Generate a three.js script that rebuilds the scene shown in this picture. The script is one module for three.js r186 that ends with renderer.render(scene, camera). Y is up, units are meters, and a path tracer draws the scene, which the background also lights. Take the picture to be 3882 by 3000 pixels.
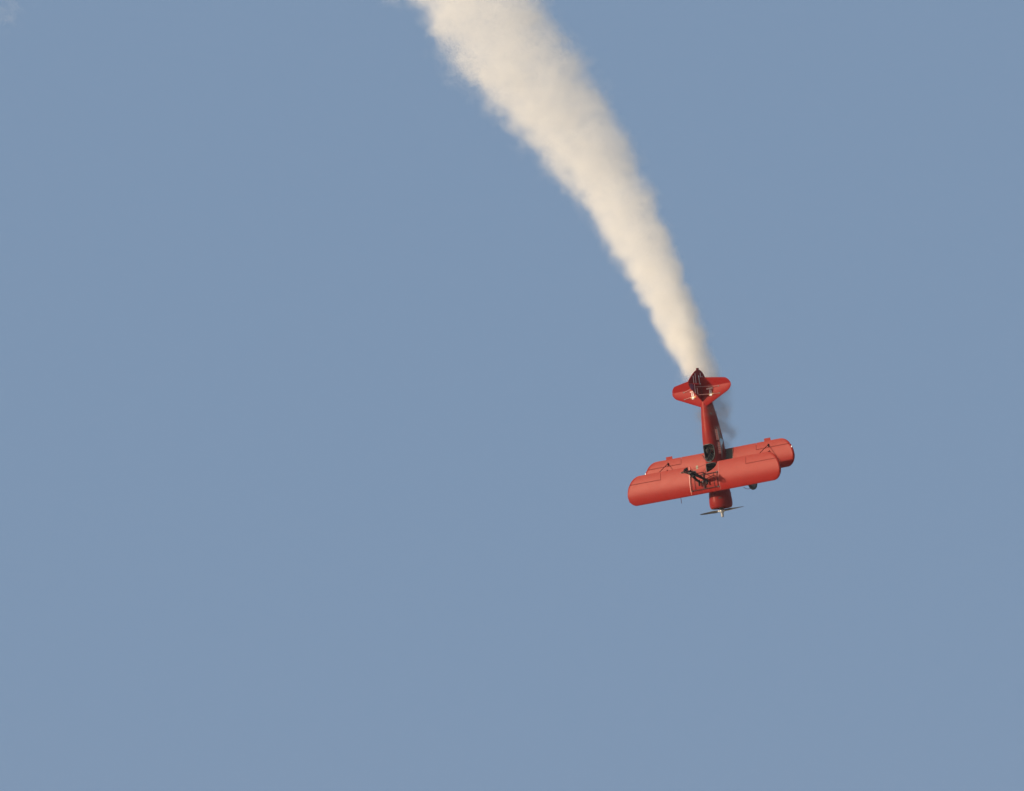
import * as THREE from 'three';
import { mergeGeometries, toCreasedNormals } from 'three/addons/utils/BufferGeometryUtils.js';
import { MarchingCubes } from 'three/addons/objects/MarchingCubes.js';
import { Brush, Evaluator, SUBTRACTION } from 'three-bvh-csg';
import { createNoise3D } from 'simplex-noise';

// ---------------------------------------------------------------- camera, sky, sun, exposure
const scene = new THREE.Scene();
const camera = new THREE.PerspectiveCamera(3.349, 1024 / 791, 1, 20000);
camera.position.set(0, 1.7, 0);
camera.lookAt(0, 74.87, -696.165);

const SUN = new THREE.Vector3(-0.932, 0.168, 0.320).normalize();
{
  const W = 512, H = 256, data = new Float32Array(W * H * 4), d = new THREE.Vector3();
  const mix = (a, b, t) => a.map((v, i) => v + (b[i] - v) * t), st = (x) => { x = Math.min(1, Math.max(0, x)); return x * x * (3 - 2 * x); };
  const low = [0.188, 0.258, 0.366], mid = [0.166, 0.246, 0.366], top = [0.135, 0.215, 0.345], glow = [2.3, 1.86, 1.3];
  for (let j = 0; j < H; j++) for (let i = 0; i < W; i++) {
    const el = ((j + 0.5) / H - 0.5) * Math.PI, az = ((i + 0.5) / W - 0.5) * 2 * Math.PI;
    d.set(Math.cos(el) * Math.cos(az), Math.sin(el), Math.cos(el) * Math.sin(az));
    const y = Math.max(0, Math.sin(el));
    let c = mix(mix(low, mid, st(y / 0.1)), top, st((y - 0.05) / 0.9));
    const g = Math.exp((d.dot(SUN) - 1) * 7);
    c = c.map((v, k) => v + glow[k] * g);
    data.set([...c, 1], (j * W + i) * 4);
  }
  const sky = new THREE.DataTexture(data, W, H, THREE.RGBAFormat, THREE.FloatType);
  sky.mapping = THREE.EquirectangularReflectionMapping; sky.magFilter = sky.minFilter = THREE.LinearFilter; sky.needsUpdate = true;
  scene.background = sky; scene.environment = sky;
}
const sun = new THREE.DirectionalLight(new THREE.Color().setRGB(1, 0.86, 0.7), 3.7);
sun.name = 'sun';
sun.target.position.set(10, 73, -697); scene.add(sun.target);
sun.position.copy(sun.target.position).addScaledVector(SUN, 300);
sun.castShadow = true; sun.shadow.radius = 4; sun.shadow.mapSize.set(4096, 4096);
Object.assign(sun.shadow.camera, { left: -32, right: 32, top: 32, bottom: -32, near: 1, far: 700 });
scene.add(sun);
const renderer = new THREE.WebGLRenderer({ antialias: true });
renderer.toneMapping = THREE.LinearToneMapping; renderer.toneMappingExposure = 1.2;
renderer.shadowMap.enabled = true;
scene.fog = new THREE.FogExp2(0xdfe4ea, 0.000036);   // thin summer haze over the airfield

// ---------------------------------------------------------------- helpers
let seed = 7;
const rnd = () => { seed = (seed + 0x6d2b79f5) | 0; let t = Math.imul(seed ^ (seed >>> 15), 1 | seed); t = (t + Math.imul(t ^ (t >>> 7), 61 | t)) ^ t; return ((t ^ (t >>> 14)) >>> 0) / 4294967296; };
const noise3 = createNoise3D(rnd);
const fbm = (x, y, z, o = 4) => { let s = 0, a = 0.5, f = 1; for (let i = 0; i < o; i++) { s += a * noise3(x * f, y * f, z * f); a *= 0.5; f *= 2.03; } return s; };
const V = (x, y, z) => new THREE.Vector3(x, y, z);
const lerp = THREE.MathUtils.lerp, clamp = THREE.MathUtils.clamp, smooth = THREE.MathUtils.smoothstep;

// tiling mottle: paint that is a little uneven (lo .. 1 in brightness)
function mottle(n, lo, freq, power = 1) {
  const data = new Uint8Array(n * n * 4);
  for (let j = 0; j < n; j++) for (let i = 0; i < n; i++) {
    const a = i / n * 2 * Math.PI, b = j / n * 2 * Math.PI;
    const p = fbm(Math.cos(a) * freq + 9, Math.sin(a) * freq + Math.cos(b) * freq, Math.sin(b) * freq + 3, 5);
    const v = 255 * lerp(lo, 1, Math.pow(clamp(0.5 + p, 0, 1), power));
    data.set([v, v, v, 255], (j * n + i) * 4);
  }
  const t = new THREE.DataTexture(data, n, n);
  t.wrapS = t.wrapT = THREE.RepeatWrapping; t.magFilter = THREE.LinearFilter; t.needsUpdate = true;
  return t;
}
const fine = mottle(256, 0.93, 1.6), rough = mottle(256, 0.95, 1.1), scuff = mottle(256, 0.55, 2.2, 0.5);
const lin = (r, g, b) => new THREE.Color().setRGB(r, g, b);
const std = (c, roughness, extra = {}) => new THREE.MeshPhysicalMaterial({ color: lin(...c), roughness, ...extra });
const RED = [0.235, 0.0135, 0.0088], GLOSS = { specularIntensity: 0.2, specularColor: lin(1, 0.5, 0.38) };
const M = {
  fabric: std(RED, 0.37, { ...GLOSS, map: fine, roughnessMap: rough }),
  metalRed: std([0.215, 0.0145, 0.011], 0.38, { ...GLOSS, map: fine, roughnessMap: rough }),
  tailRed: std([0.24, 0.0105, 0.0085], 0.37, { ...GLOSS, map: fine, roughnessMap: rough }),
  scuffed: std([0.25, 0.0145, 0.0095], 0.4, { ...GLOSS, map: scuff }),
  black: std([0.035, 0.032, 0.028], 0.55),
  rack: std([0.06, 0.016, 0.013], 0.6, { specularIntensity: 0.4 }),
  interior: std([0.04, 0.036, 0.03], 0.85),
  leather: std([0.045, 0.036, 0.028], 0.5),
  walkway: std([0.075, 0.068, 0.052], 0.95, { map: rough }),
  trim: std([0.3, 0.06, 0.045], 0.6),
  strip: std([0.6, 0.22, 0.15], 0.5),
  steel: std([0.5, 0.47, 0.42], 0.38, { metalness: 0.8 }),
  wire: std([0.45, 0.2, 0.17], 0.5),
  engine: std([0.05, 0.047, 0.043], 0.5, { metalness: 0.5 }),
  blade: std([0.06, 0.05, 0.04], 0.45),
  hub: std([0.42, 0.39, 0.34], 0.45, { metalness: 0.5 }),
  tyre: std([0.05, 0.048, 0.044], 0.85),
  wheelHub: std([0.09, 0.088, 0.08], 0.6),
  glass: new THREE.MeshPhysicalMaterial({ color: lin(0.85, 0.88, 0.86), roughness: 0.04, transmission: 1, thickness: 0, ior: 1.5 }),
  lens: std([0.85, 0.85, 0.82], 0.12, { clearcoat: 1 }),
  white: std([0.8, 0.76, 0.68], 0.6),
  cream: std([0.74, 0.5, 0.42], 0.6),
  gold: std([0.62, 0.34, 0.05], 0.55),
  purple: std([0.2, 0.045, 0.085], 0.6),
  plate: std([0.2, 0.15, 0.075], 0.6),
  cap: std([0.1, 0.07, 0.055], 0.6),
};

function part(name, geo, mat, parent, label) {
  const m = new THREE.Mesh(Array.isArray(geo) ? mergeGeometries(geo.map((g) => { const h = g.index ? g.toNonIndexed() : g; if (!h.attributes.uv) h.setAttribute('uv', new THREE.BufferAttribute(new Float32Array(h.attributes.position.count * 2), 2)); return h; })) : geo, mat);
  m.name = name; m.castShadow = m.receiveShadow = true;
  if (label) m.userData.label = label;
  parent.add(m);
  return m;
}
// a streamlined or round bar from a to b
function bar(a, b, r, r2 = r, flat = 1, seg = 10) {
  const d = b.clone().sub(a), L = d.length(), g = new THREE.CylinderGeometry(r2, r, L, seg, 1);
  if (flat !== 1) g.scale(1 / flat, 1, 1);
  const y = d.clone().normalize(), z = V(0, 0, 1).sub(y.clone().multiplyScalar(y.z)).normalize(), x = V(0, 0, 0).crossVectors(y, z);
  g.applyMatrix4(new THREE.Matrix4().makeBasis(x, y, z));   // the long side of a flattened bar lies along the flight direction
  const c = a.clone().add(b).multiplyScalar(0.5); g.translate(c.x, c.y, c.z);
  return g;
}
const tube = (pts, r, seg = 40, closed = false, rs = 8) => new THREE.TubeGeometry(new THREE.CatmullRomCurve3(pts, closed), seg, r, rs, closed);

// ---------------------------------------------------------------- the ground the aeroplane dives towards
{
  const tex = fine.clone(); tex.repeat.set(250, 250); tex.needsUpdate = true;
  const g = new THREE.Mesh(new THREE.CircleGeometry(2500, 96).rotateX(-Math.PI / 2), std([0.42, 0.37, 0.29], 1, { map: tex }));  // unseen ground, colour raised to bounce fill light onto shaded sides
  g.name = 'ground'; g.userData.kind = 'structure'; g.userData.label = 'unseen ground far below the flying biplane, paled to bounce light up'; g.receiveShadow = true;
  scene.add(g);
}

// ---------------------------------------------------------------- the biplane: x towards its left wing, y up from its back, z towards its nose
const AX = V(0.7971, 0.0941, 0.5965), AY = V(-0.5913, -0.079, 0.8026), AZ = V(0.1226, -0.9924, -0.0073);
const ORIGIN = V(10.846, 69.063, -696.776);
const TURN = new THREE.Quaternion().setFromRotationMatrix(new THREE.Matrix4().makeBasis(AX, AY, AZ));
const toWorld = (p) => p.clone().applyQuaternion(TURN).add(ORIGIN);
const plane = new THREE.Group();
plane.name = 'biplane'; plane.position.copy(ORIGIN); plane.quaternion.copy(TURN);
plane.userData = { label: 'red open cockpit biplane diving straight nose down, trailing smoke', category: 'biplane' };
scene.add(plane);

// --- flying surfaces
const airTop = (c, t, m) => 5 * t * (0.2969 * Math.sqrt(c) - 0.126 * c - 0.3516 * c * c + 0.2843 * c ** 3 - 0.1036 * c ** 4) + camber(c, m);
const airBot = (c, t, m) => -5 * t * (0.2969 * Math.sqrt(c) - 0.126 * c - 0.3516 * c * c + 0.2843 * c ** 3 - 0.1036 * c ** 4) + camber(c, m);
const camber = (c, m) => (c < 0.4 ? m / 0.16 * (0.8 * c - c * c) : m / 0.36 * (0.2 + 0.8 * c - c * c));
function planform({ le, te, tip, ztip, sl, st }) {
  const end = (line, s) => (l) => { const k = clamp((l - s) / (tip - s), 0, 1); return k > 0 ? ztip + (line(l) - ztip) * Math.sqrt(Math.max(0, 1 - k * k)) : line(l); };
  return { LE: end(le, sl), TE: end(te, st), le0: le, te0: te, tip };
}
function surfaceAt(w, l, z) {   // [top y, bottom y] of the surface w at span l and station z
  const a = w.LE(l), b = w.TE(l), ch = Math.max(a - b, 1e-4), c = clamp((a - z) / ch, 0, 1), full = w.LE(0.9) - w.TE(w.cRef ?? 2);
  const base = w.y0 + Math.max(0, l - w.bend) * Math.tan(w.dih) + (z - w.zmid) * Math.tan(w.inc);
  let top, bot;
  if (w.flat) {   // the section keeps its full depth to within a hand of the tip bow and rounds off there
    const A = w.le0(l), B = w.te0(l), c0 = clamp((A - z) / (A - B), 0, 1), h = 0.004, far = (f, g) => Math.abs(f - z) / Math.hypot(1, (g(Math.min(w.tip, l + h)) - g(l - h)) / (2 * h));
    const dist = Math.min(A - a > 1e-4 ? far(a, w.LE) : 9, b - B > 1e-4 ? far(b, w.TE) : 9), e = 1 - Math.min(1, dist / 0.13), k = Math.sqrt(Math.max(0, 1 - e * e));
    const yt = airTop(c0, w.t, w.m) * (A - B), yb = airBot(c0, w.t, w.m) * (A - B), ym = (yt + yb) / 2;
    top = base + ym + (yt - ym) * k; bot = base + ym + (yb - ym) * k;
  } else { const th = w.t * Math.pow(Math.min(1, ch / full), 0.15); top = base + ch * airTop(c, th, w.m); bot = base + ch * airBot(c, th, w.m); }
  if (w.defl && z < w.zh) { const dy = (w.zh - z) * Math.tan(w.defl); top += dy; bot += dy; }
  return [top, bot];
}
// a piece of the surface between spans l0..l1 and stations zf(l)..zb(l), closed all round
function wingPiece(w, side, l0, l1, zf, zb, nl = 24, nt = 22, tipward = false) {
  const pos = [], uv = [], idx = [], stride = (nt + 1) * 2;
  for (let i = 0; i <= nl; i++) {
    let k = i / nl; if (tipward) k = Math.sin(k * Math.PI / 2);
    const l = lerp(l0, l1, k), a = zf(l), b = Math.min(zb(l), a - 1e-4);
    for (let j = 0; j <= nt; j++) {
      const z = lerp(a, b, 0.5 - 0.5 * Math.cos(Math.PI * j / nt)), [t, bo] = surfaceAt(w, l, z);
      pos.push(side * l, t, z, side * l, Math.min(bo, t - 2e-4), z); uv.push(l * 0.4, z * 0.4, l * 0.4 + 0.5, z * 0.4);
    }
  }
  const quad = (a, b, c, d) => (side > 0 ? idx.push(a, b, c, a, c, d) : idx.push(a, c, b, a, d, c));
  const T = (i, j) => i * stride + j * 2, B = (i, j) => T(i, j) + 1;
  for (let i = 0; i < nl; i++) for (let j = 0; j < nt; j++) { quad(T(i, j), T(i + 1, j), T(i + 1, j + 1), T(i, j + 1)); quad(B(i, j), B(i, j + 1), B(i + 1, j + 1), B(i + 1, j)); }
  for (let i = 0; i < nl; i++) { quad(T(i, 0), B(i, 0), B(i + 1, 0), T(i + 1, 0)); quad(T(i, nt), T(i + 1, nt), B(i + 1, nt), B(i, nt)); }
  for (let j = 0; j < nt; j++) { quad(T(0, j), T(0, j + 1), B(0, j + 1), B(0, j)); quad(T(nl, j), B(nl, j), B(nl, j + 1), T(nl, j + 1)); }
  const g = new THREE.BufferGeometry();
  g.setAttribute('position', new THREE.Float32BufferAttribute(pos, 3)); g.setAttribute('uv', new THREE.Float32BufferAttribute(uv, 2)); g.setIndex(idx);
  return toCreasedNormals(g, 0.55);
}
// a thin sheet lying on top of a surface
function sheetOn(w, side, l0, l1, z0, z1, lift, nl = 4, nz = 12) {
  const pos = [], uv = [], idx = [];
  for (let i = 0; i <= nl; i++) for (let j = 0; j <= nz; j++) {
    const l = lerp(l0, l1, i / nl), z = lerp(z0, z1, j / nz);
    pos.push(side * l, surfaceAt(w, Math.abs(l), z)[0] + lift, z); uv.push(l, z);
  }
  for (let i = 0; i < nl; i++) for (let j = 0; j < nz; j++) { const a = i * (nz + 1) + j, b = a + nz + 1; idx.push(a, b, b + 1, a, b + 1, a + 1); }
  const g = new THREE.BufferGeometry();
  g.setAttribute('position', new THREE.Float32BufferAttribute(pos, 3)); g.setAttribute('uv', new THREE.Float32BufferAttribute(uv, 2)); g.setIndex(idx); g.computeVertexNormals();
  if (side < 0) g.index.array.reverse(), g.computeVertexNormals();
  return g;
}

const UP = { ...planform({ le: () => -0.8, te: () => -2.33, tip: 4.9, ztip: -1.36, sl: 4.38, st: 4.05 }), flat: true, y0: 1.12, dih: 0.03, bend: 0.93, inc: 0.024, zmid: -1.56, t: 0.105, m: 0.022 };
const LOW = { ...planform({ le: () => -1.52, te: () => -3.05, tip: 4.8, ztip: -2.08, sl: 4.28, st: 3.95 }), flat: true, y0: -0.41, dih: 0.03, bend: 0.6, inc: 0.024, zmid: -2.28, t: 0.105, m: 0.022 };

function wing(w, name, zh, la, root, mats, parent) {
  // centre section (upper wing) or carry-through (lower wing) is the mesh itself
  const cut = (l) => (root.cut ? w.TE(l) + root.cut * Math.sqrt(Math.max(0, 1 - (l / 0.86) ** 2)) : w.TE(l));
  const centre = [1, -1].map((s) => wingPiece(w, s, 0, root.half, w.LE, cut, 24, 24));
  const wg = part(name, centre, mats.centre, parent);
  for (const s of [1, -1]) {
    const tip = w.tip - 0.004;
    let lEnd = la; while (lEnd < tip && w.TE(lEnd) < zh - 0.06) lEnd += 0.01;
    part('wing_panel', [
      wingPiece(w, s, root.half + 0.004, la, w.LE, w.TE, 20, 24),
      wingPiece(w, s, la, tip, w.LE, (l) => Math.max(w.TE(l), zh), 46, 24, true),
    ], mats.panel, wg);
    const ail = part('aileron', wingPiece(w, s, la + 0.022, lEnd, () => zh - 0.03, w.TE, 30, 12), mats.panel, wg);
    // fabric strip that closes the hinge slot from below
    const slot = wingPiece({ ...w, m: w.m }, s, la, lEnd, () => zh + 0.02, () => zh - 0.06, 16, 2);
    const p = slot.attributes.position;
    for (let i = 0; i < p.count; i++) p.setY(i, surfaceAt(w, Math.abs(p.getX(i)), p.getZ(i))[0] - 0.014);
    part('slot_strip', slot, mats.panel, wg);
    if (root.tabs) {
      const lt = root.tabs, z = w.TE(lt), y = surfaceAt(w, lt, z)[0];
      part('trim_tab', new THREE.BoxGeometry(0.4, 0.008, 0.15).translate(s * lt, y - 0.002, z - 0.066), mats.panel, ail);
    }
    if (root.strip) part('gap_strip', sheetOn(w, s, root.half - 0.012, root.half + 0.016, w.LE(1) - 0.05, w.TE(1) + 0.02, 0.006, 2, 24), s < 0 ? M.strip : M.trim, wg);
    const yt = surfaceAt(w, w.tip - 0.02, w.TE(w.tip - 0.02) * 0.5 + w.LE(w.tip - 0.02) * 0.5)[0];
    const lz = root.lampZ;
    let lx = w.tip; while (w.LE(lx) < lz || w.TE(lx) > lz) lx -= 0.005;
    part('tip_lamp', new THREE.SphereGeometry(0.04, 14, 10).scale(0.9, 0.7, 1.6).translate(s * (lx - 0.03), surfaceAt(w, lx - 0.02, lz)[0] - 0.01, lz), root.lamp, wg);
  }
  return wg;
}
const upper = wing(UP, 'upper_wing', -1.9, 2.72, { half: 0.93, cut: 0.48, strip: true, lampZ: -1.08, lamp: M.metalRed }, { centre: M.scuffed, panel: M.fabric }, plane);
const lower = wing(LOW, 'lower_wing', -2.68, 2.4, { half: 0.6, tabs: 3.15, lampZ: -2.5, lamp: M.lens }, { centre: M.fabric, panel: M.fabric }, plane);
part('walkway', sheetOn(LOW, 1, 0.46, 0.86, -3.02, -1.7, 0.005, 4, 20), M.walkway, lower, 'dark non slip walkway beside the cockpits');
part('walkway_edge', sheetOn(LOW, 1, 0.862, 0.885, -3.03, -1.7, 0.006, 1, 20), M.strip, lower);
part('placard', sheetOn(LOW, -1, 1.36, 1.49, -2.46, -2.27, 0.005, 2, 3), M.plate, lower, 'small brown rectangular plate on the wing skin');

// --- fuselage
const ST = [[-0.95, 0.555, 0.535, -0.555, 2], [-1.3, 0.53, 0.53, -0.58, 2.1], [-1.7, 0.5, 0.53, -0.61, 2.3], [-2.3, 0.475, 0.54, -0.63, 2.4], [-2.9, 0.47, 0.57, -0.63, 2.4], [-3.4, 0.465, 0.6, -0.6, 2.4], [-3.9, 0.43, 0.61, -0.54, 2.3], [-4.6, 0.37, 0.58, -0.43, 2.2], [-5.4, 0.275, 0.53, -0.24, 2.2], [-6.2, 0.16, 0.45, -0.02, 2.2], [-6.85, 0.05, 0.4, 0.1, 2]];
function section(z) {
  let i = 0; while (i < ST.length - 2 && z < ST[i + 1][0]) i++;
  const a = ST[Math.max(0, i - 1)], b = ST[i], c = ST[i + 1], d = ST[Math.min(ST.length - 1, i + 2)], k = clamp((b[0] - z) / (b[0] - c[0]), 0, 1);
  return [1, 2, 3, 4].map((n) => { const m1 = (c[n] - a[n]) / 2, m2 = (d[n] - b[n]) / 2, k2 = k * k, k3 = k2 * k; return (2 * k3 - 3 * k2 + 1) * b[n] + (k3 - 2 * k2 + k) * m1 * 0.8 + (3 * k2 - 2 * k3) * c[n] + (k3 - k2) * m2 * 0.8; });
}
function hull(z0, z1, nz, grow = 0, na = 48) {
  const pos = [], uv = [], idx = [];
  const sgnPow = (v, p) => Math.sign(v) * Math.pow(Math.abs(v), p);
  for (let i = 0; i <= nz; i++) {
    const z = lerp(z0, z1, i / nz), [hw, t, b, n] = section(z), mid = (t + b) / 2, h = (t - b) / 2;
    for (let j = 0; j < na; j++) {
      const a = j / na * 2 * Math.PI;
      pos.push((hw + grow) * sgnPow(Math.cos(a), 2 / n), mid + (h + grow) * sgnPow(Math.sin(a), 2 / n), z); uv.push(j / na * 1.2, z * 0.4);
    }
  }
  for (let i = 0; i < nz; i++) for (let j = 0; j < na; j++) { const a = i * na + j, b = i * na + (j + 1) % na, c = a + na, d = b + na; idx.push(a, c, b, b, c, d); }
  for (const [i, flip] of [[0, false], [nz, true]]) {
    const c = pos.length / 3, [, t, b] = section(i ? z1 : z0); pos.push(0, (t + b) / 2, i ? z1 : z0); uv.push(0, 0);
    for (let j = 0; j < na; j++) { const a = i * na + j, b2 = i * na + (j + 1) % na; flip ? idx.push(c, b2, a) : idx.push(c, a, b2); }
  }
  const g = new THREE.BufferGeometry();
  g.setAttribute('position', new THREE.Float32BufferAttribute(pos, 3)); g.setAttribute('uv', new THREE.Float32BufferAttribute(uv, 2)); g.setIndex(idx);
  return toCreasedNormals(g, 0.7);
}
const deckY = (x, z) => { const [hw, t, b, n] = section(z), mid = (t + b) / 2, h = (t - b) / 2; return mid + h * Math.pow(Math.max(0, 1 - Math.pow(Math.abs(x) / hw, n)), 1 / n); };
const sideX = (y, z) => { const [hw, t, b, n] = section(z), mid = (t + b) / 2, h = (t - b) / 2; return hw * Math.pow(Math.max(0, 1 - Math.pow(Math.abs(y - mid) / h, n)), 1 / n); };
// plan outline of a cockpit: square at the back, rounded at the front
function cockpitOutline(zb, zf, hw, n = 48) {
  const pts = [], zc = lerp(zb, zf, 0.42);
  for (let i = 0; i < n; i++) {
    const a = i / n * 2 * Math.PI, c = Math.cos(a), s = Math.sin(a), p = s > 0 ? 2.3 : 5;
    const r = Math.pow(Math.pow(Math.abs(c), p) + Math.pow(Math.abs(s), p), -1 / p);
    pts.push([c * r * hw, zc + s * r * (s > 0 ? zf - zc : zc - zb)]);
  }
  return pts;
}
const wells = [cockpitOutline(-3.34, -2.44, 0.325), cockpitOutline(-2.37, -1.62, 0.335)];
const fus = (() => {
  let b = new Brush(hull(-0.95, -3.98, 44, 0.003), M.metalRed);
  b.updateMatrixWorld();
  const ev = new Evaluator(); ev.useGroups = true; ev.attributes = ['position', 'normal', 'uv'];
  for (const o of wells) {
    const g = new THREE.ExtrudeGeometry(new THREE.Shape(o.map(([x, z]) => new THREE.Vector2(x, -z))), { depth: 1.25, bevelEnabled: false }).rotateX(-Math.PI / 2).translate(0, -0.42, 0);
    g.clearGroups();
    const w = new Brush(g, M.interior); w.updateMatrixWorld();
    b = ev.evaluate(b, w, SUBTRACTION); b.updateMatrixWorld();
  }
  const m = part('fuselage', b.geometry, b.material, plane);
  return m;
})();
part('tail_cone', hull(-3.975, -6.86, 40), M.fabric, fus, 'fabric covered rear fuselage tapering to the tail');
for (const o of wells) part('cockpit_coaming', tube(o.filter((_, i) => i % 2 === 0).map(([x, z]) => V(x, deckY(x, z) + 0.008, z)), 0.026, 96, true), M.leather, fus);
for (const [z, mz] of [[-3.02, 0], [-2.08, 1]]) {   // seats
  part('seat', [new THREE.BoxGeometry(0.46, 0.08, 0.4).translate(0, -0.2, z), new THREE.BoxGeometry(0.46, 0.52, 0.07).translate(0, 0.06, z - 0.24)], M.interior, fus);
}
part('instrument_panel', new THREE.BoxGeometry(0.52, 0.24, 0.03).translate(0, 0.24, -2.5), M.black, fus);
// windscreens: three flat panes in a dark frame in front of each cockpit
for (const [z, h] of [[-2.5, 0.3], [-1.66, 0.22]]) {
  const base = [[-0.3, z - 0.2], [-0.13, z + 0.02], [0.13, z + 0.02], [0.3, z - 0.2]].map(([x, zz]) => V(x, deckY(x, zz) + 0.015, zz));
  const top = base.map((p, i) => V(p.x * 0.92, Math.max(base[1].y + h * (i % 3 ? 1 : 0.72), p.y + 0.1), p.z - 0.14));
  const ws = part('windscreen_frame', [...base.map((p, i) => bar(p, top[i], 0.009)), ...[0, 1, 2].flatMap((i) => [bar(base[i], base[i + 1], 0.011), bar(top[i], top[i + 1], 0.009)])], M.leather, fus);
  for (let i = 0; i < 3; i++) {
    const g = new THREE.BufferGeometry();
    g.setAttribute('position', new THREE.Float32BufferAttribute([base[i], base[i + 1], top[i + 1], top[i]].flatMap((p) => p.toArray()), 3)); g.setIndex([0, 1, 2, 0, 2, 3]);
    part('windscreen_pane', g.toNonIndexed(), M.glass, ws).geometry.computeVertexNormals();
  }
}
// painted graphic along the left flank
{
  const c = document.createElement('canvas'); c.width = 1024; c.height = 400;
  const q = c.getContext('2d'), z0 = -4.4, z1 = -2.44, u0 = -0.38, u1 = 0.34, X = (z) => (z - z0) / (z1 - z0) * 1024, Y = (u) => (u1 - u) / (u1 - u0) * 400;
  const poly = (col, pts) => { q.fillStyle = col; q.beginPath(); pts.forEach(([z, u], i) => q[i ? 'lineTo' : 'moveTo'](X(z), Y(u))); q.fill(); };
  poly('#7d6457', [[-4.3, 0.2], [-4.0, 0.12], [-2.5, 0.09], [-2.7, 0.02], [-3.1, -0.08], [-3.45, -0.24], [-3.62, -0.33], [-3.8, -0.1], [-4.05, 0.05]]);
  poly('#a9c8d2', [[-3.62, -0.02], [-3.5, -0.27], [-3.36, -0.2], [-3.22, -0.02], [-3.1, 0.02], [-3.3, 0.05], [-3.5, 0.06]]);
  poly('#c9dadb', [[-3.5, 0.02], [-3.42, -0.1], [-3.3, -0.08], [-3.18, 0.03], [-3.35, 0.05]]);
  poly('#e2c3a6', [[-4.12, 0.11], [-2.9, 0.075], [-2.78, 0.09], [-2.9, 0.11], [-4.1, 0.14]]);
  // two words of heavy block letters too small to read, orange with a pale rim
  for (const [a, b, uA, uB] of [[-4.08, -3.52, 0.125, 0.285], [-3.4, -2.8, 0.1, 0.245]]) {
    const n = 6;
    for (let i = 0; i < n; i++) {
      const za = lerp(a, b, i / n), zb = lerp(a, b, (i + 0.88) / n), j = 0.012 * (i % 2);
      q.strokeStyle = '#e3ab8c'; q.lineWidth = 7; q.fillStyle = '#d8664c';
      q.beginPath(); q.rect(X(za), Y(uB + j), X(zb) - X(za), Y(uA) - Y(uB + j)); q.fill(); q.stroke();
    }
  }
  const t = new THREE.CanvasTexture(c); t.colorSpace = THREE.SRGBColorSpace; t.magFilter = THREE.LinearFilter;
  const pos = [], uv = [], idx = [], nz = 30, nu = 14;
  for (let i = 0; i <= nz; i++) for (let j = 0; j <= nu; j++) {
    const z = lerp(z0, z1, i / nz), u = lerp(u0, Math.min(u1, section(z)[1] - 0.02), j / nu);
    pos.push(sideX(u, z) + 0.009, u, z); uv.push(i / nz, (u - u0) / (u1 - u0));
  }
  for (let i = 0; i < nz; i++) for (let j = 0; j < nu; j++) { const a = i * (nu + 1) + j, b = a + nu + 1; idx.push(a, a + 1, b, b, a + 1, b + 1); }
  const g = new THREE.BufferGeometry(); g.setAttribute('position', new THREE.Float32BufferAttribute(pos, 3)); g.setAttribute('uv', new THREE.Float32BufferAttribute(uv, 2)); g.setIndex(idx); g.computeVertexNormals();
  part('flank_graphic', g, new THREE.MeshPhysicalMaterial({ map: t, alphaTest: 0.5, roughness: 0.55 }), fus, 'grey arrow with orange lettering and a pale blue patch');
}
part('filler_cap', new THREE.CylinderGeometry(0.05, 0.055, 0.03, 16).rotateZ(-0.9).translate(sideX(0.33, -4.92) + 0.005, 0.33, -4.92), M.cap, fus);
part('grab_handle', new THREE.TorusGeometry(0.09, 0.009, 8, 20, Math.PI).rotateZ(-Math.PI / 2).rotateY(0).rotateX(Math.PI / 2).translate(sideX(-0.1, -4.95) - 0.01, -0.1, -4.95), M.rack, fus);
part('exhaust_pipe', tube([V(0.2, -0.45, -0.95), V(0.26, -0.66, -1.15), V(0.22, -0.72, -1.6), V(0.18, -0.74, -1.9)], 0.06, 20), M.engine, plane);

// --- cowling, engine, propeller
const lathe = (pts, seg = 56) => new THREE.LatheGeometry(pts.map(([r, z]) => new THREE.Vector2(r, z)), seg).rotateX(Math.PI / 2);
const cowl = part('cowling', lathe([[0.53, -0.98], [0.545, -0.98], [0.565, -0.8], [0.575, -0.65], [0.592, -0.5], [0.603, -0.36], [0.602, -0.24], [0.588, -0.13], [0.56, -0.055], [0.52, -0.012], [0.475, 0.0], [0.44, -0.015], [0.425, -0.05], [0.44, -0.12], [0.5, -0.3], [0.52, -0.8], [0.53, -0.98]]), M.metalRed, plane);
part('cowl_vent', new THREE.BoxGeometry(0.18, 0.02, 0.05).rotateZ(-0.55).translate(0.33, 0.498, -0.5), M.interior, cowl);
for (const a of [0.15, 1.25, 2.4, 3.6, 4.9]) part('cowl_latch', new THREE.BoxGeometry(0.02, 0.012, 0.6).translate(0, 0.588, -0.5).rotateZ(-a), M.metalRed, cowl);
part('cowl_band', lathe([[0.572, -0.72], [0.58, -0.71], [0.581, -0.68], [0.576, -0.67]]), M.metalRed, cowl);
const eng = part('engine', lathe([[0.001, -0.02], [0.1, -0.02], [0.15, -0.06], [0.2, -0.12], [0.22, -0.3], [0.24, -0.5], [0.001, -0.5]], 32), M.engine, plane);
for (let k = 0; k < 9; k++) {
  const fins = []; for (let i = 0; i < 7; i++) fins.push(new THREE.CylinderGeometry(0.085, 0.085, 0.014, 16).translate(0, 0.26 + i * 0.03, 0));
  part('cylinder', [new THREE.CylinderGeometry(0.066, 0.07, 0.3, 14).translate(0, 0.33, 0), ...fins].map((g) => g.translate(0, 0, -0.3).rotateZ(k / 9 * 2 * Math.PI)), M.engine, eng);
}
part('firewall', lathe([[0.001, -0.86], [0.525, -0.86], [0.525, -0.9], [0.001, -0.9]], 32), M.interior, eng);
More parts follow.
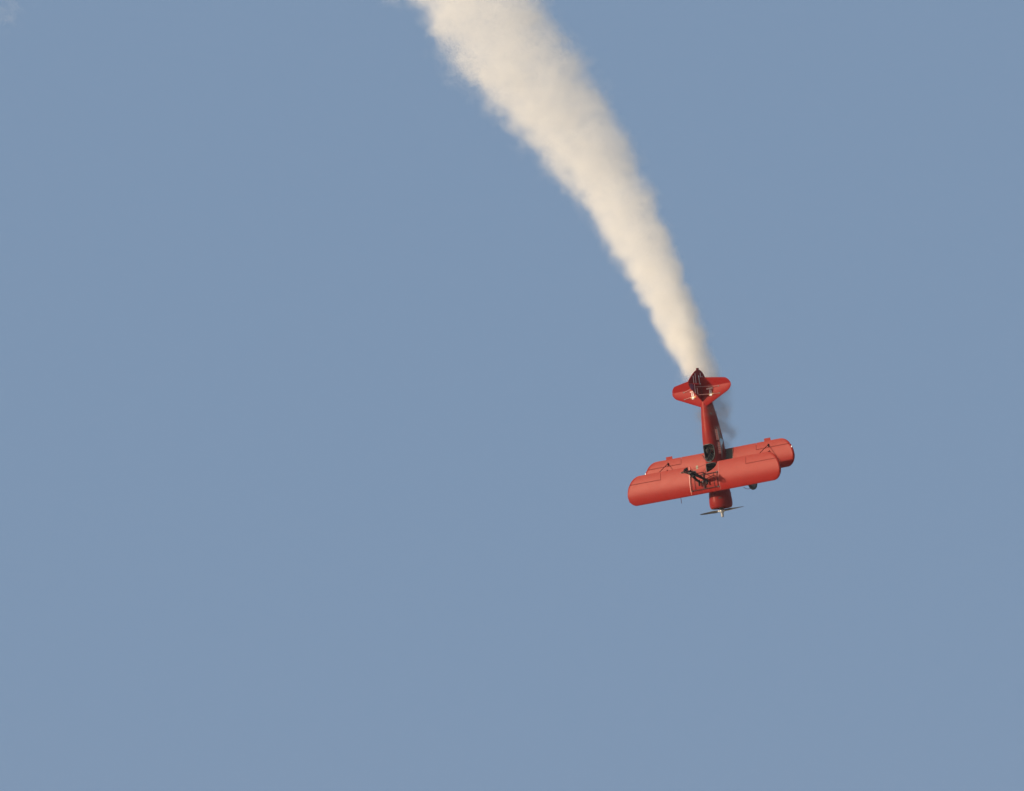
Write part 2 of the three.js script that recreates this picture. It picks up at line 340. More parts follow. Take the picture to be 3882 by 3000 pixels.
const prop = new THREE.Group(); prop.name = 'propeller'; prop.position.set(0, 0, 0.12); prop.rotation.z = 0.03; plane.add(prop);
part('propeller_hub', [lathe([[0.001, -0.14], [0.1, -0.14], [0.1, -0.07], [0.13, -0.05], [0.135, 0.05], [0.1, 0.1], [0.075, 0.13], [0.07, 0.3], [0.055, 0.335], [0.001, 0.345]], 28), new THREE.CylinderGeometry(0.055, 0.06, 0.44, 18).rotateZ(Math.PI / 2)], M.hub, prop);
for (const s of [1, -1]) {
  const pos = [], idx = [], n = 26, m = 14;
  for (let i = 0; i <= n; i++) {
    const k = i / n, r = lerp(0.2, 1.42, k), chord = (k < 0.25 ? lerp(0.1, 0.2, smooth(k, 0, 0.25)) : 0.2 * Math.sqrt(Math.max(0.0, 1 - ((k - 0.45) / 0.56) ** 4 * (k > 0.45 ? 1 : 0)))) + 0.004, th = lerp(0.05, 0.01, Math.min(1, k * 1.3)), pitch = Math.atan2(0.42, r) * 0.9 + 0.05;
    for (let j = 0; j < m; j++) {
      const a = j / m * 2 * Math.PI, x = Math.cos(a) * chord / 2, y = Math.sin(a) * th / 2;
      pos.push(s * r, s * (x * Math.cos(pitch) - y * Math.sin(pitch)), (x * Math.sin(pitch) + y * Math.cos(pitch)));
    }
  }
  for (let i = 0; i < n; i++) for (let j = 0; j < m; j++) { const a = i * m + j, b = i * m + (j + 1) % m; idx.push(a, b, a + m, b, b + m, a + m); }
  const g = new THREE.BufferGeometry(); g.setAttribute('position', new THREE.Float32BufferAttribute(pos, 3)); g.setIndex(idx); g.computeVertexNormals();
  part('propeller_blade', g, M.blade, prop);
}

// --- tail
function plate(pts, thick, bev = 0.018) {   // outline in (z, y), thickness across
  const sh = new THREE.Shape(new THREE.SplineCurve(pts.map(([z, y]) => new THREE.Vector2(-z, y))).getPoints(110));
  const g = new THREE.ExtrudeGeometry(sh, { depth: thick - 2 * bev, bevelEnabled: true, bevelThickness: bev, bevelSize: bev, bevelOffset: -bev, bevelSegments: 4, curveSegments: 4 }).rotateY(Math.PI / 2).translate(-(thick / 2 - bev), 0, 0);
  return toCreasedNormals(g, 0.6);
}
const fin = part('fin', plate([[-5.5, 0.4], [-5.72, 0.7], [-6.0, 1.06], [-6.25, 1.38], [-6.42, 1.56], [-6.5, 1.6], [-6.505, 1.5], [-6.505, 1.0], [-6.505, 0.45], [-6.505, 0.3], [-6.4, 0.28], [-6.0, 0.32], [-5.6, 0.36], [-5.5, 0.4]], 0.075), M.tailRed, plane);
const rud = part('rudder', plate([[-6.53, 0.06], [-6.53, 0.5], [-6.53, 1.1], [-6.53, 1.56], [-6.56, 1.61], [-6.63, 1.57], [-6.8, 1.4], [-7.0, 1.14], [-7.17, 0.88], [-7.26, 0.62], [-7.22, 0.38], [-7.06, 0.17], [-6.85, 0.05], [-6.62, 0.01], [-6.53, 0.06]], 0.07), M.tailRed, plane);
part('trim_tab', new THREE.BoxGeometry(0.02, 0.22, 0.12).translate(0, 0.6, -7.29), M.tailRed, rud);
part('round_emblem', new THREE.CylinderGeometry(0.165, 0.165, 0.004, 32).rotateZ(Math.PI / 2).translate(0.041, 1.36, -6.36).applyMatrix4(new THREE.Matrix4().makeScale(1, 1, 1)), M.purple, fin, 'dull purple round emblem near the top of the fin');
const line = (name, z0, z1, y, h, mat, parent, x) => part(name, new THREE.BoxGeometry(0.003, h, Math.abs(z1 - z0)).translate(x, y, (z0 + z1) / 2), mat, parent);
line('pin_stripe', -6.94, -6.54, 1.12, 0.05, M.cream, rud, 0.0375); line('pin_stripe', -6.49, -6.02, 1.1, 0.05, M.cream, fin, 0.04);
line('pin_stripe', -7.06, -6.54, 0.93, 0.05, M.cream, rud, 0.0375);
line('pin_stripe', -6.95, -6.56, 0.62, 0.055, M.white, rud, 0.0375);
line('pin_stripe', -7.08, -6.58, 0.46, 0.05, M.cream, rud, 0.0375);
line('pin_stripe', -6.92, -6.68, 0.33, 0.05, M.cream, rud, 0.0375);
for (let i = 0; i < 5; i++) line('lettering', -6.3 + i * 0.066, -6.25 + i * 0.066, 0.9, 0.07, M.cream, fin, 0.04);
const TAIL = { ...planform({ le: (l) => -5.24 - 0.42 * l, te: (l) => -6.86 + 0.15 * l, tip: 1.88, ztip: -6.24, sl: 1.62, st: 1.56 }), y0: 0.455, dih: 0, bend: 0, inc: 0, zmid: -6.2, t: 0.075, m: 0, cRef: 0.9, zh: -6.31 };
const ELEV = { ...TAIL, defl: 0.3 };
for (const s of [1, -1]) {
  const tip = TAIL.tip - 0.003;
  const stab = part('stabilizer', wingPiece(TAIL, s, 0.02, tip, TAIL.LE, (l) => Math.min(Math.max(TAIL.TE(l), -6.3), TAIL.LE(l) - 0.001), 44, 18, true), M.tailRed, plane);
  let le = 0.1; while (le < tip && TAIL.TE(le) < -6.36) le += 0.005;
  part('elevator', wingPiece(ELEV, s, 0.05, le, () => -6.303, TAIL.TE, 36, 12), M.tailRed, plane);
  // emblem: two pale strokes over a gold wing, with a small word behind it
  const yS = (l, z) => surfaceAt(TAIL, l, z)[0] + 0.005;
  const dab = (name, shape, mat, l, z, lift = 0) => {
    const g = new THREE.ExtrudeGeometry(shape, { depth: 0.003, bevelEnabled: false }).rotateX(-Math.PI / 2);
    const p = g.attributes.position; for (let i = 0; i < p.count; i++) { const x = s * l + p.getX(i), zz = z + p.getZ(i); p.setXYZ(i, x, yS(Math.abs(x), zz) + p.getY(i) + lift, zz); }
    g.computeVertexNormals(); return part(name, g, mat, stab);
  };
  const blob = (pts) => new THREE.Shape(new THREE.SplineCurve(pts.map((p) => new THREE.Vector2(...p))).getPoints(40));
  dab('emblem_wing', blob([[-0.2, 0.0], [-0.1, -0.035], [0, -0.04], [0.1, -0.035], [0.2, 0.0], [0.1, 0.04], [0, 0.03], [-0.1, 0.04], [-0.2, 0]]), M.gold, 0.57, -5.9);
  for (const k of [-1, 1]) dab('emblem_stroke', blob([[k * 0.045, 0.22], [k * 0.065, 0.1], [k * 0.06, -0.02], [k * 0.075, -0.1], [k * 0.03, -0.15], [k * 0.004, -0.06], [k * 0.022, 0.06], [k * 0.03, 0.2], [k * 0.045, 0.22]]), M.white, 0.57, -5.94, 0.004);
  for (let i = 0; i < 6; i++) dab('lettering', new THREE.Shape([new THREE.Vector2(-0.027, -0.035), new THREE.Vector2(0.027, -0.035), new THREE.Vector2(0.027, 0.035), new THREE.Vector2(-0.027, 0.035)]), M.cream, 0.37 + i * 0.064, -6.2);
  for (const [fz, fy, sz] of [[-5.93, 0.92, -5.87], [-6.36, 1.03, -6.24]]) {
    part('brace_wire', bar(V(s * 0.02, fy, fz), V(s * 1.1, surfaceAt(TAIL, 1.1, sz)[0], sz), 0.011), M.wire, plane);
    part('brace_wire', bar(V(s * 0.06, 0.12, fz), V(s * 1.1, surfaceAt(TAIL, 1.1, sz)[1], sz), 0.011), M.wire, plane);
    part('wire_fitting', new THREE.CylinderGeometry(0.035, 0.04, 0.03, 12).translate(s * 1.12, surfaceAt(TAIL, 1.12, sz)[0] + 0.008, sz), M.cap, stab);
  }
}
const tw = part('tail_wheel', new THREE.TorusGeometry(0.085, 0.04, 10, 24).rotateY(Math.PI / 2).translate(0, -0.3, -6.35), M.tyre, plane);
part('fork', [bar(V(0, 0.08, -6.2), V(0, -0.16, -6.32), 0.022), bar(V(0.06, -0.16, -6.32), V(0.06, -0.3, -6.35), 0.012), bar(V(-0.06, -0.16, -6.32), V(-0.06, -0.3, -6.35), 0.012), bar(V(-0.07, -0.16, -6.32), V(0.07, -0.16, -6.32), 0.014), bar(V(-0.07, -0.3, -6.35), V(0.07, -0.3, -6.35), 0.02)], M.cap, tw);

// --- undercarriage
for (const s of [1, -1]) {
  const c = V(s * 0.98, -1.66, -1.14);
  part('gear_leg', [bar(V(s * 0.34, -0.5, -1.45), V(s * 0.84, -1.52, -1.12), 0.13, 0.07, 1.9, 14), bar(V(s * 0.84, -1.52, -1.12), V(s * 0.98, -1.66, -1.08), 0.035)], M.metalRed, plane);
  part('brake_hose', tube([V(s * 0.7, -1.2, -1.0), V(s * 0.78, -1.36, -0.9), V(s * 0.86, -1.5, -0.9), V(s * 0.88, -1.62, -1.0)], 0.014, 20), M.wire, plane);
  const wh = part('wheel', new THREE.LatheGeometry([[0.17, -0.07], [0.24, -0.1], [0.29, -0.085], [0.315, -0.045], [0.32, 0], [0.315, 0.045], [0.29, 0.085], [0.24, 0.1], [0.17, 0.07]].map(([r, y]) => new THREE.Vector2(r, y)), 40).rotateZ(Math.PI / 2).translate(c.x, c.y, c.z), M.tyre, plane);
  part('wheel_disc', new THREE.LatheGeometry([[0.001, -0.06], [0.12, -0.075], [0.18, -0.07], [0.18, 0.07], [0.12, 0.075], [0.05, 0.08], [0.001, 0.085]].map(([r, y]) => new THREE.Vector2(r, y)), 32).rotateZ(-s * Math.PI / 2).translate(c.x, c.y, c.z), M.wheelHub, wh);
}
// --- struts and rigging
for (const s of [1, -1]) {
  const L = 3.28, at = (w, z, top) => V(s * L, surfaceAt(w, L, z)[top ? 0 : 1], z);
  const lf = at(LOW, -1.78, true), lr = at(LOW, -2.52, true), uf = at(UP, -1.06, false), ur = at(UP, -1.78, false);
  part('interplane_strut', bar(lf, uf, 0.018, 0.018, 1.7), M.fabric, plane);
  part('interplane_strut', bar(lr, ur, 0.018, 0.018, 1.7), M.fabric, plane);
  part('interplane_strut', bar(lr, uf, 0.018, 0.018, 1.6), M.fabric, plane);
  const a = V(s * 3.22, surfaceAt(LOW, 3.22, -2.86)[0], -2.86), b = V(s * 3.22, surfaceAt(UP, 3.22, -2.08)[1], -2.08);
  part('aileron_strut', bar(a, b, 0.02, 0.02, 1.5), M.metalRed, plane);
  part('hinge_bracket', new THREE.BoxGeometry(0.03, 0.09, 0.16).translate(a.x, a.y + 0.03, a.z + 0.06), M.rack, plane);
  for (const [fz, wz] of [[-1.3, -1.0], [-1.95, -1.72]]) part('cabane_strut', bar(V(s * 0.4, deckY(0.4, fz) - 0.02, fz), V(s * 0.62, surfaceAt(UP, 0.62, wz)[1], wz), 0.026, 0.026, 1.5), M.metalRed, plane);
  for (const [lz, uz] of [[-1.8, -1.1], [-2.5, -1.76]]) {
    part('rigging_wire', bar(V(s * 0.5, surfaceAt(LOW, 0.5, lz)[0], lz), V(s * 3.2, surfaceAt(UP, 3.2, uz)[1], uz), 0.006, 0.006, 1, 6), M.rack, plane);
    part('rigging_wire', bar(V(s * 0.7, surfaceAt(UP, 0.7, uz)[1], uz), V(s * 3.2, surfaceAt(LOW, 3.2, lz)[0], lz), 0.006, 0.006, 1, 6), M.rack, plane);
  }
}
part('pitot_tube', bar(V(-1.72, 1.08, -0.84), V(-1.72, 1.07, -0.52), 0.015), M.rack, plane);

// --- rack on the upper wing
const topY = (x, z) => surfaceAt(UP, Math.abs(x), z)[0];
const rack = new THREE.Group(); rack.name = 'standing_rack'; plane.add(rack);
{
  const h = 0.05, p = (x, z, up = h) => V(x, topY(x, z) + up, z), zf = -1.03, zb = -1.78, X = 0.84;
  for (const z of [zf, zb]) part('rack_tube', bar(p(-X, z), p(X, z), 0.019), M.rack, rack);
  for (const x of [-X, X]) part('rack_tube', tube([p(x, zf), p(x, -1.3), p(x, -1.55), p(x, zb)], 0.015, 16), M.rack, rack);
  for (const x of [-0.6, 0.62]) part('rack_tube', tube([p(x, zf, 0.03), p(x, -1.3, 0.03), p(x, -1.55, 0.03), p(x, zb, 0.03)], 0.01, 16), M.rack, rack);
  part('rack_beam', tube([p(0, zf + 0.02), p(0, -1.3), p(0, -1.6), p(0, -1.9)], 0.028, 16), M.rack, rack);
  for (const s of [1, -1]) part('rack_brace', bar(p(s * 0.12, -1.36), p(0, zf), 0.022), M.rack, rack);
  part('foot_bar', bar(p(-0.28, -1.4), p(0.28, -1.4), 0.032), M.rack, rack);
  for (const x of [-X, X]) for (const z of [zf, zb]) part('rack_foot', new THREE.CylinderGeometry(0.04, 0.05, 0.06, 12).translate(x, topY(x, z) + 0.022, z), M.cap, rack);
  const post = part('post', [bar(p(0, -1.5), V(0, topY(0, -1.4) + 0.86, -1.96), 0.024), bar(p(0.0, -1.88), V(0, topY(0, -1.4) + 0.6, -1.82), 0.018)], M.rack, rack);
  part('waist_belt', new THREE.TorusGeometry(0.17, 0.022, 8, 30).scale(1, 0.85, 1).rotateX(Math.PI / 2 - 0.4).translate(0, topY(0, -1.4) + 0.9, -1.82), M.leather, post);
  part('foot_peg', new THREE.BoxGeometry(0.06, 0.05, 0.06).translate(-0.03, topY(0, -1.33) + 0.1, -1.4), M.steel, rack);
}

// ---------------------------------------------------------------- people: tapered capsules joined smoothly
function sdfGeometry(prims, k, cell) {
  const lo = V(1e9, 1e9, 1e9), hi = V(-1e9, -1e9, -1e9);
  for (const p of prims) for (const [q, r] of [[p.a, p.ra], [p.b, p.rb]]) { lo.min(q.clone().subScalar(r + 0.05)); hi.max(q.clone().addScalar(r + 0.05)); }
  const size = hi.clone().sub(lo), N = Math.ceil(Math.max(size.x, size.y, size.z) / cell) + 4, half = N / 2 * cell, c = lo.clone().add(hi).multiplyScalar(0.5);
  const mc = new MarchingCubes(N, new THREE.MeshStandardMaterial(), false, false, 220000);
  mc.isolation = 0;
  const P = prims.map((p) => { const d = p.b.clone().sub(p.a); return { ax: p.a.x, ay: p.a.y, az: p.a.z, dx: d.x, dy: d.y, dz: d.z, L: Math.max(1e-9, d.lengthSq()), ra: p.ra, dr: p.rb - p.ra }; });
  const dist = (q, x, y, z) => { const ux = x - q.ax, uy = y - q.ay, uz = z - q.az, t = clamp((ux * q.dx + uy * q.dy + uz * q.dz) / q.L, 0, 1); return Math.hypot(ux - q.dx * t, uy - q.dy * t, uz - q.dz * t) - q.ra - q.dr * t; };
  const f = mc.field;
  for (let i = 0, z = 0; z < N; z++) for (let y = 0; y < N; y++) for (let x = 0; x < N; x++, i++) {
    const px = c.x + (x - N / 2) * cell, py = c.y + (y - N / 2) * cell, pz = c.z + (z - N / 2) * cell;
    let s = 1;
    for (const q of P) { const d = dist(q, px, py, pz), h = Math.max(k - Math.abs(d - s), 0) / k; s = Math.min(s, d) - h * h * k * 0.25; }
    f[i] = -s;
  }
  mc.update();
  const n = mc.count, pos = mc.positionArray.slice(0, n * 3), nor = mc.normalArray.slice(0, n * 3), col = new Float32Array(n * 3);
  for (let i = 0; i < n; i++) {
    const x = pos[i * 3] = c.x + pos[i * 3] * half, y = pos[i * 3 + 1] = c.y + pos[i * 3 + 1] * half, z = pos[i * 3 + 2] = c.z + pos[i * 3 + 2] * half;
    let best = 1e9, b = 0; P.forEach((q, j) => { const d = dist(q, x, y, z); if (d < best) best = d, b = j; });
    col.set(prims[b].c, i * 3);
  }
  const g = new THREE.BufferGeometry();
  g.setAttribute('position', new THREE.BufferAttribute(pos, 3)); g.setAttribute('normal', new THREE.BufferAttribute(nor, 3)); g.setAttribute('color', new THREE.BufferAttribute(col, 3));
  return g;
}
const cap = (a, b, ra, rb, c) => ({ a: V(...a), b: V(...b), ra, rb, c });
const BLACK = [0.012, 0.009, 0.008], SKIN = [0.34, 0.18, 0.12], SLEEVE = [0.1, 0.02, 0.018], BOOT = [0.022, 0.019, 0.016], PALE = [0.6, 0.5, 0.38], HAIR = [0.018, 0.012, 0.009], LIP = [0.24, 0.07, 0.06];
function hand(w, dir, side, out) {   // five unequal fingers, lightly curled, thumb from the side of the palm
  const y = V(...dir).normalize(), x = V(side, 0, 0).sub(y.clone().multiplyScalar(y.x * side)).normalize(), z = V(0, 0, 0).crossVectors(x, y), o = V(...w);
  const at = (a, b, c) => o.clone().addScaledVector(x, a).addScaledVector(y, b).addScaledVector(z, c).toArray();
  const ps = [cap(at(0, 0, 0), at(0, 0.05, 0), 0.026, 0.03, SKIN), cap(at(0.02, 0.05, 0), at(-0.02, 0.05, 0), 0.018, 0.018, SKIN)];
  [[0.03, 0.06], [0.011, 0.075], [-0.009, 0.07], [-0.028, 0.052]].forEach(([a, len]) => { ps.push(cap(at(a, 0.06, 0), at(a * 1.1, 0.06 + len * 0.6, 0.006), 0.0095, 0.0085, SKIN), cap(at(a * 1.1, 0.06 + len * 0.6, 0.006), at(a * 1.15, 0.06 + len, 0.022), 0.0085, 0.0075, SKIN)); });
  ps.push(cap(at(0.025, 0.015, 0.005), at(0.055, 0.045, 0.012), 0.012, 0.0105, SKIN), cap(at(0.055, 0.045, 0.012), at(0.06, 0.075, 0.018), 0.0105, 0.008, SKIN));
  return sdfGeometry(ps, 0.008, 0.0035);
}
const skinMat = new THREE.MeshPhysicalMaterial({ vertexColors: true, roughness: 0.8, specularIntensity: 0.3 });
function person(label, feet, prims, hands, hairGeo, hairLabel) {
  const geos = [sdfGeometry(prims.body, 0.035, 0.013), sdfGeometry(prims.head, 0.014, 0.005), ...hands];
  const m = new THREE.Mesh(mergeGeometries(geos), skinMat);
  m.name = scene.getObjectByName('person') ? 'person_001' : 'person'; m.castShadow = m.receiveShadow = true;
  m.position.copy(toWorld(feet)); m.quaternion.copy(TURN);
  m.userData = { label, category: 'person' };
  scene.add(m);
  return m;
}
// head: skull, jaw, nose, brow, ears, eyes, lips about a centre, facing +z
function head(c, k = 1, lean = 0) {
  const at = (x, y, z) => { const yy = y * Math.cos(lean) - z * Math.sin(lean), zz = y * Math.sin(lean) + z * Math.cos(lean); return [c[0] + x * k, c[1] + yy * k, c[2] + zz * k]; };
  const P = (a, b, ra, rb, col = SKIN) => cap(at(...a), at(...b), ra * k, rb * k, col);
  return [P([0, 0.035, -0.02], [0, 0.03, 0.02], 0.085, 0.078), P([0, -0.03, 0.03], [0, -0.075, 0.055], 0.055, 0.032), P([0, 0.01, 0.095], [0, -0.022, 0.112], 0.01, 0.014), P([-0.04, 0.03, 0.082], [0.04, 0.03, 0.082], 0.012, 0.012),
    P([-0.082, 0.02, -0.01], [-0.084, -0.02, -0.005], 0.013, 0.01), P([0.082, 0.02, -0.01], [0.084, -0.02, -0.005], 0.013, 0.01), P([-0.032, 0.008, 0.08], [-0.03, 0.008, 0.08], 0.011, 0.011, [0.05, 0.04, 0.035]), P([0.03, 0.008, 0.08], [0.032, 0.008, 0.08], 0.011, 0.011, [0.05, 0.04, 0.035]),
    P([-0.02, -0.048, 0.083], [0.02, -0.048, 0.083], 0.008, 0.008, LIP), P([0, -0.08, -0.02], [0, -0.16, -0.03], 0.05, 0.052)];
}
{
  const body = [];
  for (const s of [1, -1]) {
    body.push(cap([s * 0.24, 0.05, -0.07], [s * 0.25, 0.04, 0.15], 0.058, 0.05, BOOT), cap([s * 0.24, 0.07, -0.05], [s * 0.225, 0.3, -0.12], 0.06, 0.064, BOOT), cap([s * 0.225, 0.3, -0.12], [s * 0.19, 0.46, -0.2], 0.058, 0.066, BLACK),
      cap([s * 0.19, 0.46, -0.2], [s * 0.1, 0.82, -0.37], 0.066, 0.092, BLACK), cap([s * 0.06, 0.84, -0.38], [s * 0.05, 0.98, -0.43], 0.1, 0.085, BLACK),
      cap([s * 0.06, 1.0, -0.44], [s * 0.08, 1.2, -0.5], 0.085, 0.088, BLACK), cap([s * 0.08, 1.24, -0.51], [s * 0.17, 1.29, -0.52], 0.06, 0.056, BLACK),
      cap([s * 0.17, 1.29, -0.52], [s * 0.2, 1.54, -0.5], 0.054, 0.042, BLACK), cap([s * 0.2, 1.54, -0.5], [s * 0.09, 1.74, -0.47], 0.042, 0.03, SLEEVE));
  }
  body.push(cap([0.05, 1.3, -0.46], [0.14, 1.27, -0.47], 0.052, 0.05, PALE));
  const feet = V(0, topY(0, -1.4) + 0.078, -1.4);
  const p = person('person in black with arms raised overhead standing on the upper wing rack', feet, { body, head: head([0, 1.48, -0.52], 1, 0.05) }, [1, -1].map((s) => hand([s * 0.09, 1.745, -0.468], [-s * 0.25, 1, 0.1], -s)), null);
  const hair = [cap([0, 1.53, -0.55], [0, 1.5, -0.59], 0.094, 0.085, HAIR), cap([0, 1.5, -0.62], [0.01, 1.4, -0.68], 0.06, 0.045, HAIR), cap([0.01, 1.4, -0.66], [0.02, 1.33, -0.72], 0.045, 0.025, HAIR), cap([-0.05, 1.46, -0.6], [-0.06, 1.36, -0.64], 0.04, 0.03, HAIR), cap([0.05, 1.46, -0.6], [0.06, 1.36, -0.64], 0.04, 0.03, HAIR)];
  part('hair', sdfGeometry(hair, 0.03, 0.008), skinMat, p);
}
{
  const JACKET = [0.035, 0.03, 0.026], HELMET = [0.03, 0.027, 0.022], o = [0, -0.14, -3.0], b = [];
  const q = (x, y, z) => [o[0] + x, o[1] + y, o[2] + z];
  for (const s of [1, -1]) b.push(cap(q(s * 0.09, 0.07, 0), q(s * 0.13, 0.1, 0.38), 0.085, 0.065, JACKET), cap(q(s * 0.13, 0.1, 0.38), q(s * 0.12, -0.1, 0.5), 0.06, 0.05, JACKET), cap(q(s * 0.07, 0.08, -0.02), q(s * 0.07, 0.4, -0.06), 0.1, 0.1, JACKET), cap(q(s * 0.08, 0.46, -0.06), q(s * 0.17, 0.46, -0.05), 0.07, 0.062, JACKET),
    cap(q(s * 0.18, 0.46, -0.05), q(s * 0.23, 0.22, 0.05), 0.056, 0.046, JACKET), cap(q(s * 0.23, 0.22, 0.05), q(s * 0.05, 0.17, 0.27), 0.044, 0.034, JACKET), cap(q(s * 0.1, 0.52, 0.0), q(s * 0.06, 0.42, 0.07), 0.025, 0.02, [0.3, 0.03, 0.025]));
  const p = person('pilot in dark helmet and jacket seated in the rear cockpit', V(0, 0, 0), { body: b, head: head(q(0, 0.68, 0.0), 1.05) }, [1, -1].map((s) => hand(q(s * 0.045, 0.17, 0.275), [-s * 0.5, -0.3, 0.8], -s)), null);
  part('helmet', sdfGeometry([cap(q(0, 0.735, -0.03), q(0, 0.72, 0.02), 0.104, 0.094, HELMET), cap(q(0, 0.66, -0.05), q(0, 0.62, -0.05), 0.085, 0.07, HELMET), cap(q(0.088, 0.69, -0.01), q(0.09, 0.66, -0.01), 0.03, 0.026, HELMET), cap(q(-0.088, 0.69, -0.01), q(-0.09, 0.66, -0.01), 0.03, 0.026, HELMET)], 0.025, 0.007), skinMat, p);
  part('goggles', [new THREE.TorusGeometry(0.034, 0.011, 8, 18).translate(0.038, 0.715, 0.098), new THREE.TorusGeometry(0.034, 0.011, 8, 18).translate(-0.038, 0.715, 0.098)].map((g) => g.translate(o[0], o[1], o[2])), M.black, p);
}

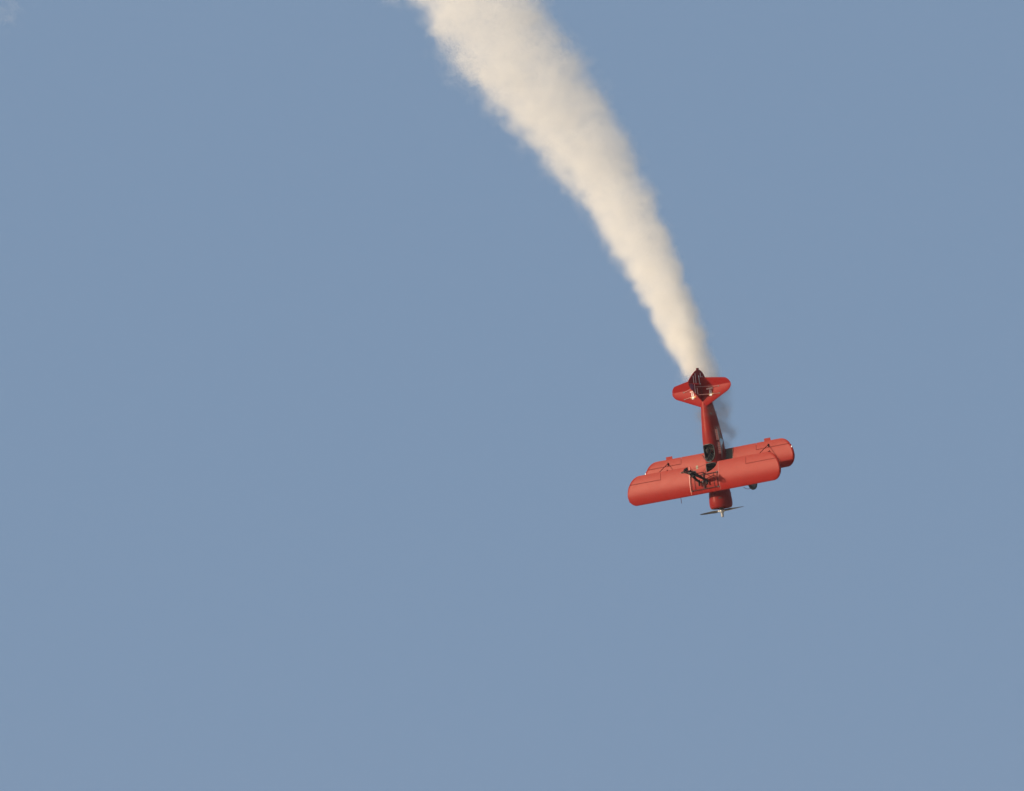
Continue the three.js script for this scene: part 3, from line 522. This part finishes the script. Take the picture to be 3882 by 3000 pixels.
// ---------------------------------------------------------------- smoke: a swarm of fine flecks whose density thins towards the edge of the plume
{
  const path = [[-3.86, 99.31, -698.59, 2.9], [-2.72, 97.49, -698.44, 2.7], [-1.64, 95.67, -698.3, 2.75], [-1.04, 94.27, -698.19, 2.9], [0.15, 92.88, -698.09, 2.62], [1.27, 91.49, -697.99, 2.52], [2.39, 90.09, -697.9, 2.31], [3.41, 88.7, -697.81, 2.18], [4.31, 87.31, -697.73, 1.94], [5.17, 85.93, -697.65, 1.7], [5.86, 84.54, -697.58, 1.63], [6.53, 83.16, -697.51, 1.51], [7.34, 81.77, -697.45, 1.37], [7.96, 80.39, -697.41, 1.16], [8.54, 79.02, -697.37, 1.07], [9.12, 77.64, -697.35, 0.92], [9.62, 76.54, -697.5, 0.92], [9.98, 75.6, -697.8, 0.82]];
  const near = [[-6.2, -0.6, 0, 0.7], [-5.2, -0.42, 0.02, 0.72], [-4.2, -0.4, 0.05, 0.72], [-3.2, -0.5, 0.1, 0.6], [-2.4, -0.65, 0.15, 0.35]].map(([z, y, x, r]) => [...toWorld(V(x, y, z)).toArray(), r]);
  const all = [...path, ...near], curve = new THREE.CatmullRomCurve3(all.map((p) => V(p[0], p[1], p[2])), false, 'centripetal');
  const n = all.length - 1, N = 210000, tailT = (path.length - 1) / n;
  // one puff: a ball of small random flecks
  const flecks = 36, R = 0.25, fp = [];
  for (let i = 0; i < flecks; i++) {
    const d = V(rnd() * 2 - 1, rnd() * 2 - 1, rnd() * 2 - 1); if (d.length() > 1) { i--; continue; }
    const c = d.multiplyScalar(R), u = V(rnd() - 0.5, rnd() - 0.5, rnd() - 0.5).normalize(), v = V(rnd() - 0.5, rnd() - 0.5, rnd() - 0.5).cross(u).normalize(), s = 0.0068;
    for (const a of [0, 2.094, 4.189]) fp.push(...c.clone().addScaledVector(u, s * Math.cos(a)).addScaledVector(v, s * Math.sin(a)).toArray());
  }
  const g = new THREE.BufferGeometry(); g.setAttribute('position', new THREE.Float32BufferAttribute(fp, 3)); g.computeVertexNormals();
  const mat = new THREE.MeshPhysicalMaterial({ color: lin(0.997, 0.969, 0.915), roughness: 1, transmission: 0.5, thickness: 0, specularIntensity: 0 });
  const im = new THREE.InstancedMesh(g, mat, N), shadedSmoke = new THREE.MeshPhysicalMaterial({ color: lin(0.42, 0.37, 0.34), roughness: 1, transmission: 0.5, thickness: 0, specularIntensity: 0 });  // second colour: smoke by the belly, darkened to carry the plane's shade
  const ex = new THREE.InstancedMesh(g, shadedSmoke, 40000);
  ex.name = 'belly_smoke'; ex.castShadow = ex.receiveShadow = true;
  ex.userData = { label: 'thin wisps of smoke along the belly, coloured grey brown for the shade of the biplane', category: 'smoke', kind: 'stuff' };
  im.name = 'smoke_trail'; im.castShadow = im.receiveShadow = true;
  im.userData = { label: 'thick cream smoke trail curving up and away behind the diving biplane', category: 'smoke', kind: 'stuff' };
  // cumulative volume along the path
  const K = 400, cum = [0], info = [];
  for (let i = 0; i <= K; i++) {
    const t = i / K, f = t * n, a = Math.min(n - 1, Math.floor(f)), r = lerp(all[a][3], all[a + 1][3], f - a), p = curve.getPoint(t), tg = curve.getTangent(t), x = V(0, 0, 1).cross(tg).normalize(), y = tg.clone().cross(x);
    const thin = lerp(1, 0.3, smooth(t, tailT - 0.06, tailT - 0.002)) / Math.max(r, 0.7);
    info.push({ p, x, y, r, thin });
    if (i) cum.push(cum[i - 1] + p.distanceTo(info[i - 1].p) * (r + 0.25) ** 2 * thin);
  }
  const m = new THREE.Matrix4(), q = new THREE.Quaternion(), one = V(1, 1, 1), pt = V(0, 0, 0);
  let k = 0, e = 0, tries = 0;
  while (k < N - 2000 && tries++ < 4e6) {
    const w = rnd() * cum[K]; let a = 0, b = K; while (b - a > 1) { const c = (a + b) >> 1; cum[c] > w ? b = c : a = c; }
    const f = (w - cum[a]) / (cum[b] - cum[a]), A = info[a], B = info[b], r = lerp(A.r, B.r, f), t = (a + f) / K;
    const rad = Math.sqrt(rnd()) * 1.45, an = rnd() * 2 * Math.PI;
    pt.lerpVectors(A.p, B.p, f).addScaledVector(A.x, Math.cos(an) * rad * r).addScaledVector(A.y, Math.sin(an) * rad * r * lerp(2.2, 1.15, smooth(t, tailT - 0.3, tailT - 0.02)));
    const big = fbm(pt.x / 2.3, pt.y / 2.3, pt.z / 2.3, 2), det = fbm(pt.x / 0.95 + 20, pt.y / 0.95, pt.z / 0.95, 3);
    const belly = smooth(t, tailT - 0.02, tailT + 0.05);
    const bump = 0.45 - Math.abs(noise3(pt.x / 2.1, pt.y / 2.1, pt.z / 2.8 + 40)) + 0.6 * (0.42 - Math.abs(noise3(pt.x / 1.05, pt.y / 1.05 + 9, pt.z / 1.5)));
    let d = 0.96 - rad + 0.22 * big + 0.1 * det + 0.36 * bump;            // > 0 inside
    let dens = (0.55 + 0.45 * smooth(bump + 0.5 * big, -0.25, 0.55)) * smooth(d, 0.0, 0.18) + 0.06 * smooth(d, -0.26, 0.02);
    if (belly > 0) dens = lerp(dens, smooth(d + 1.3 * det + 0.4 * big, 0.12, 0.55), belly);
    if (rnd() > dens) continue;
    q.set(rnd() - 0.5, rnd() - 0.5, rnd() - 0.5, rnd() - 0.5).normalize();
    const s = 0.7 + 0.6 * rnd(); one.set(s, s, s);
    m.compose(pt, q, one);
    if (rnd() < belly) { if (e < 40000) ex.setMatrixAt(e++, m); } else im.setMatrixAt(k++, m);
  }
  // torn-off scraps drifting beside the plume
  for (const [x, y, z, r, n] of [[-5.2, 96.25, -698.3, 0.75, 900], [-6.3, 96.2, -698.3, 0.6, 380], [-26.4, 95.2, -698.6, 0.9, 170]]) for (let i = 0; i < n && k < N; i++) {
    pt.set(rnd() + rnd() + rnd() - 1.5, rnd() + rnd() + rnd() - 1.5, rnd() + rnd() + rnd() - 1.5).multiplyScalar(r).add(V(x, y, z));
    if (fbm(pt.x / 0.8, pt.y / 0.8, pt.z / 0.8, 3) < -0.05) continue;
    q.set(rnd() - 0.5, rnd() - 0.5, rnd() - 0.5, rnd() - 0.5).normalize(); one.set(1, 1, 1);
    im.setMatrixAt(k++, m.compose(pt, q, one));
  }
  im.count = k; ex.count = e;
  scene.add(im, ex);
}

renderer.render(scene, camera);
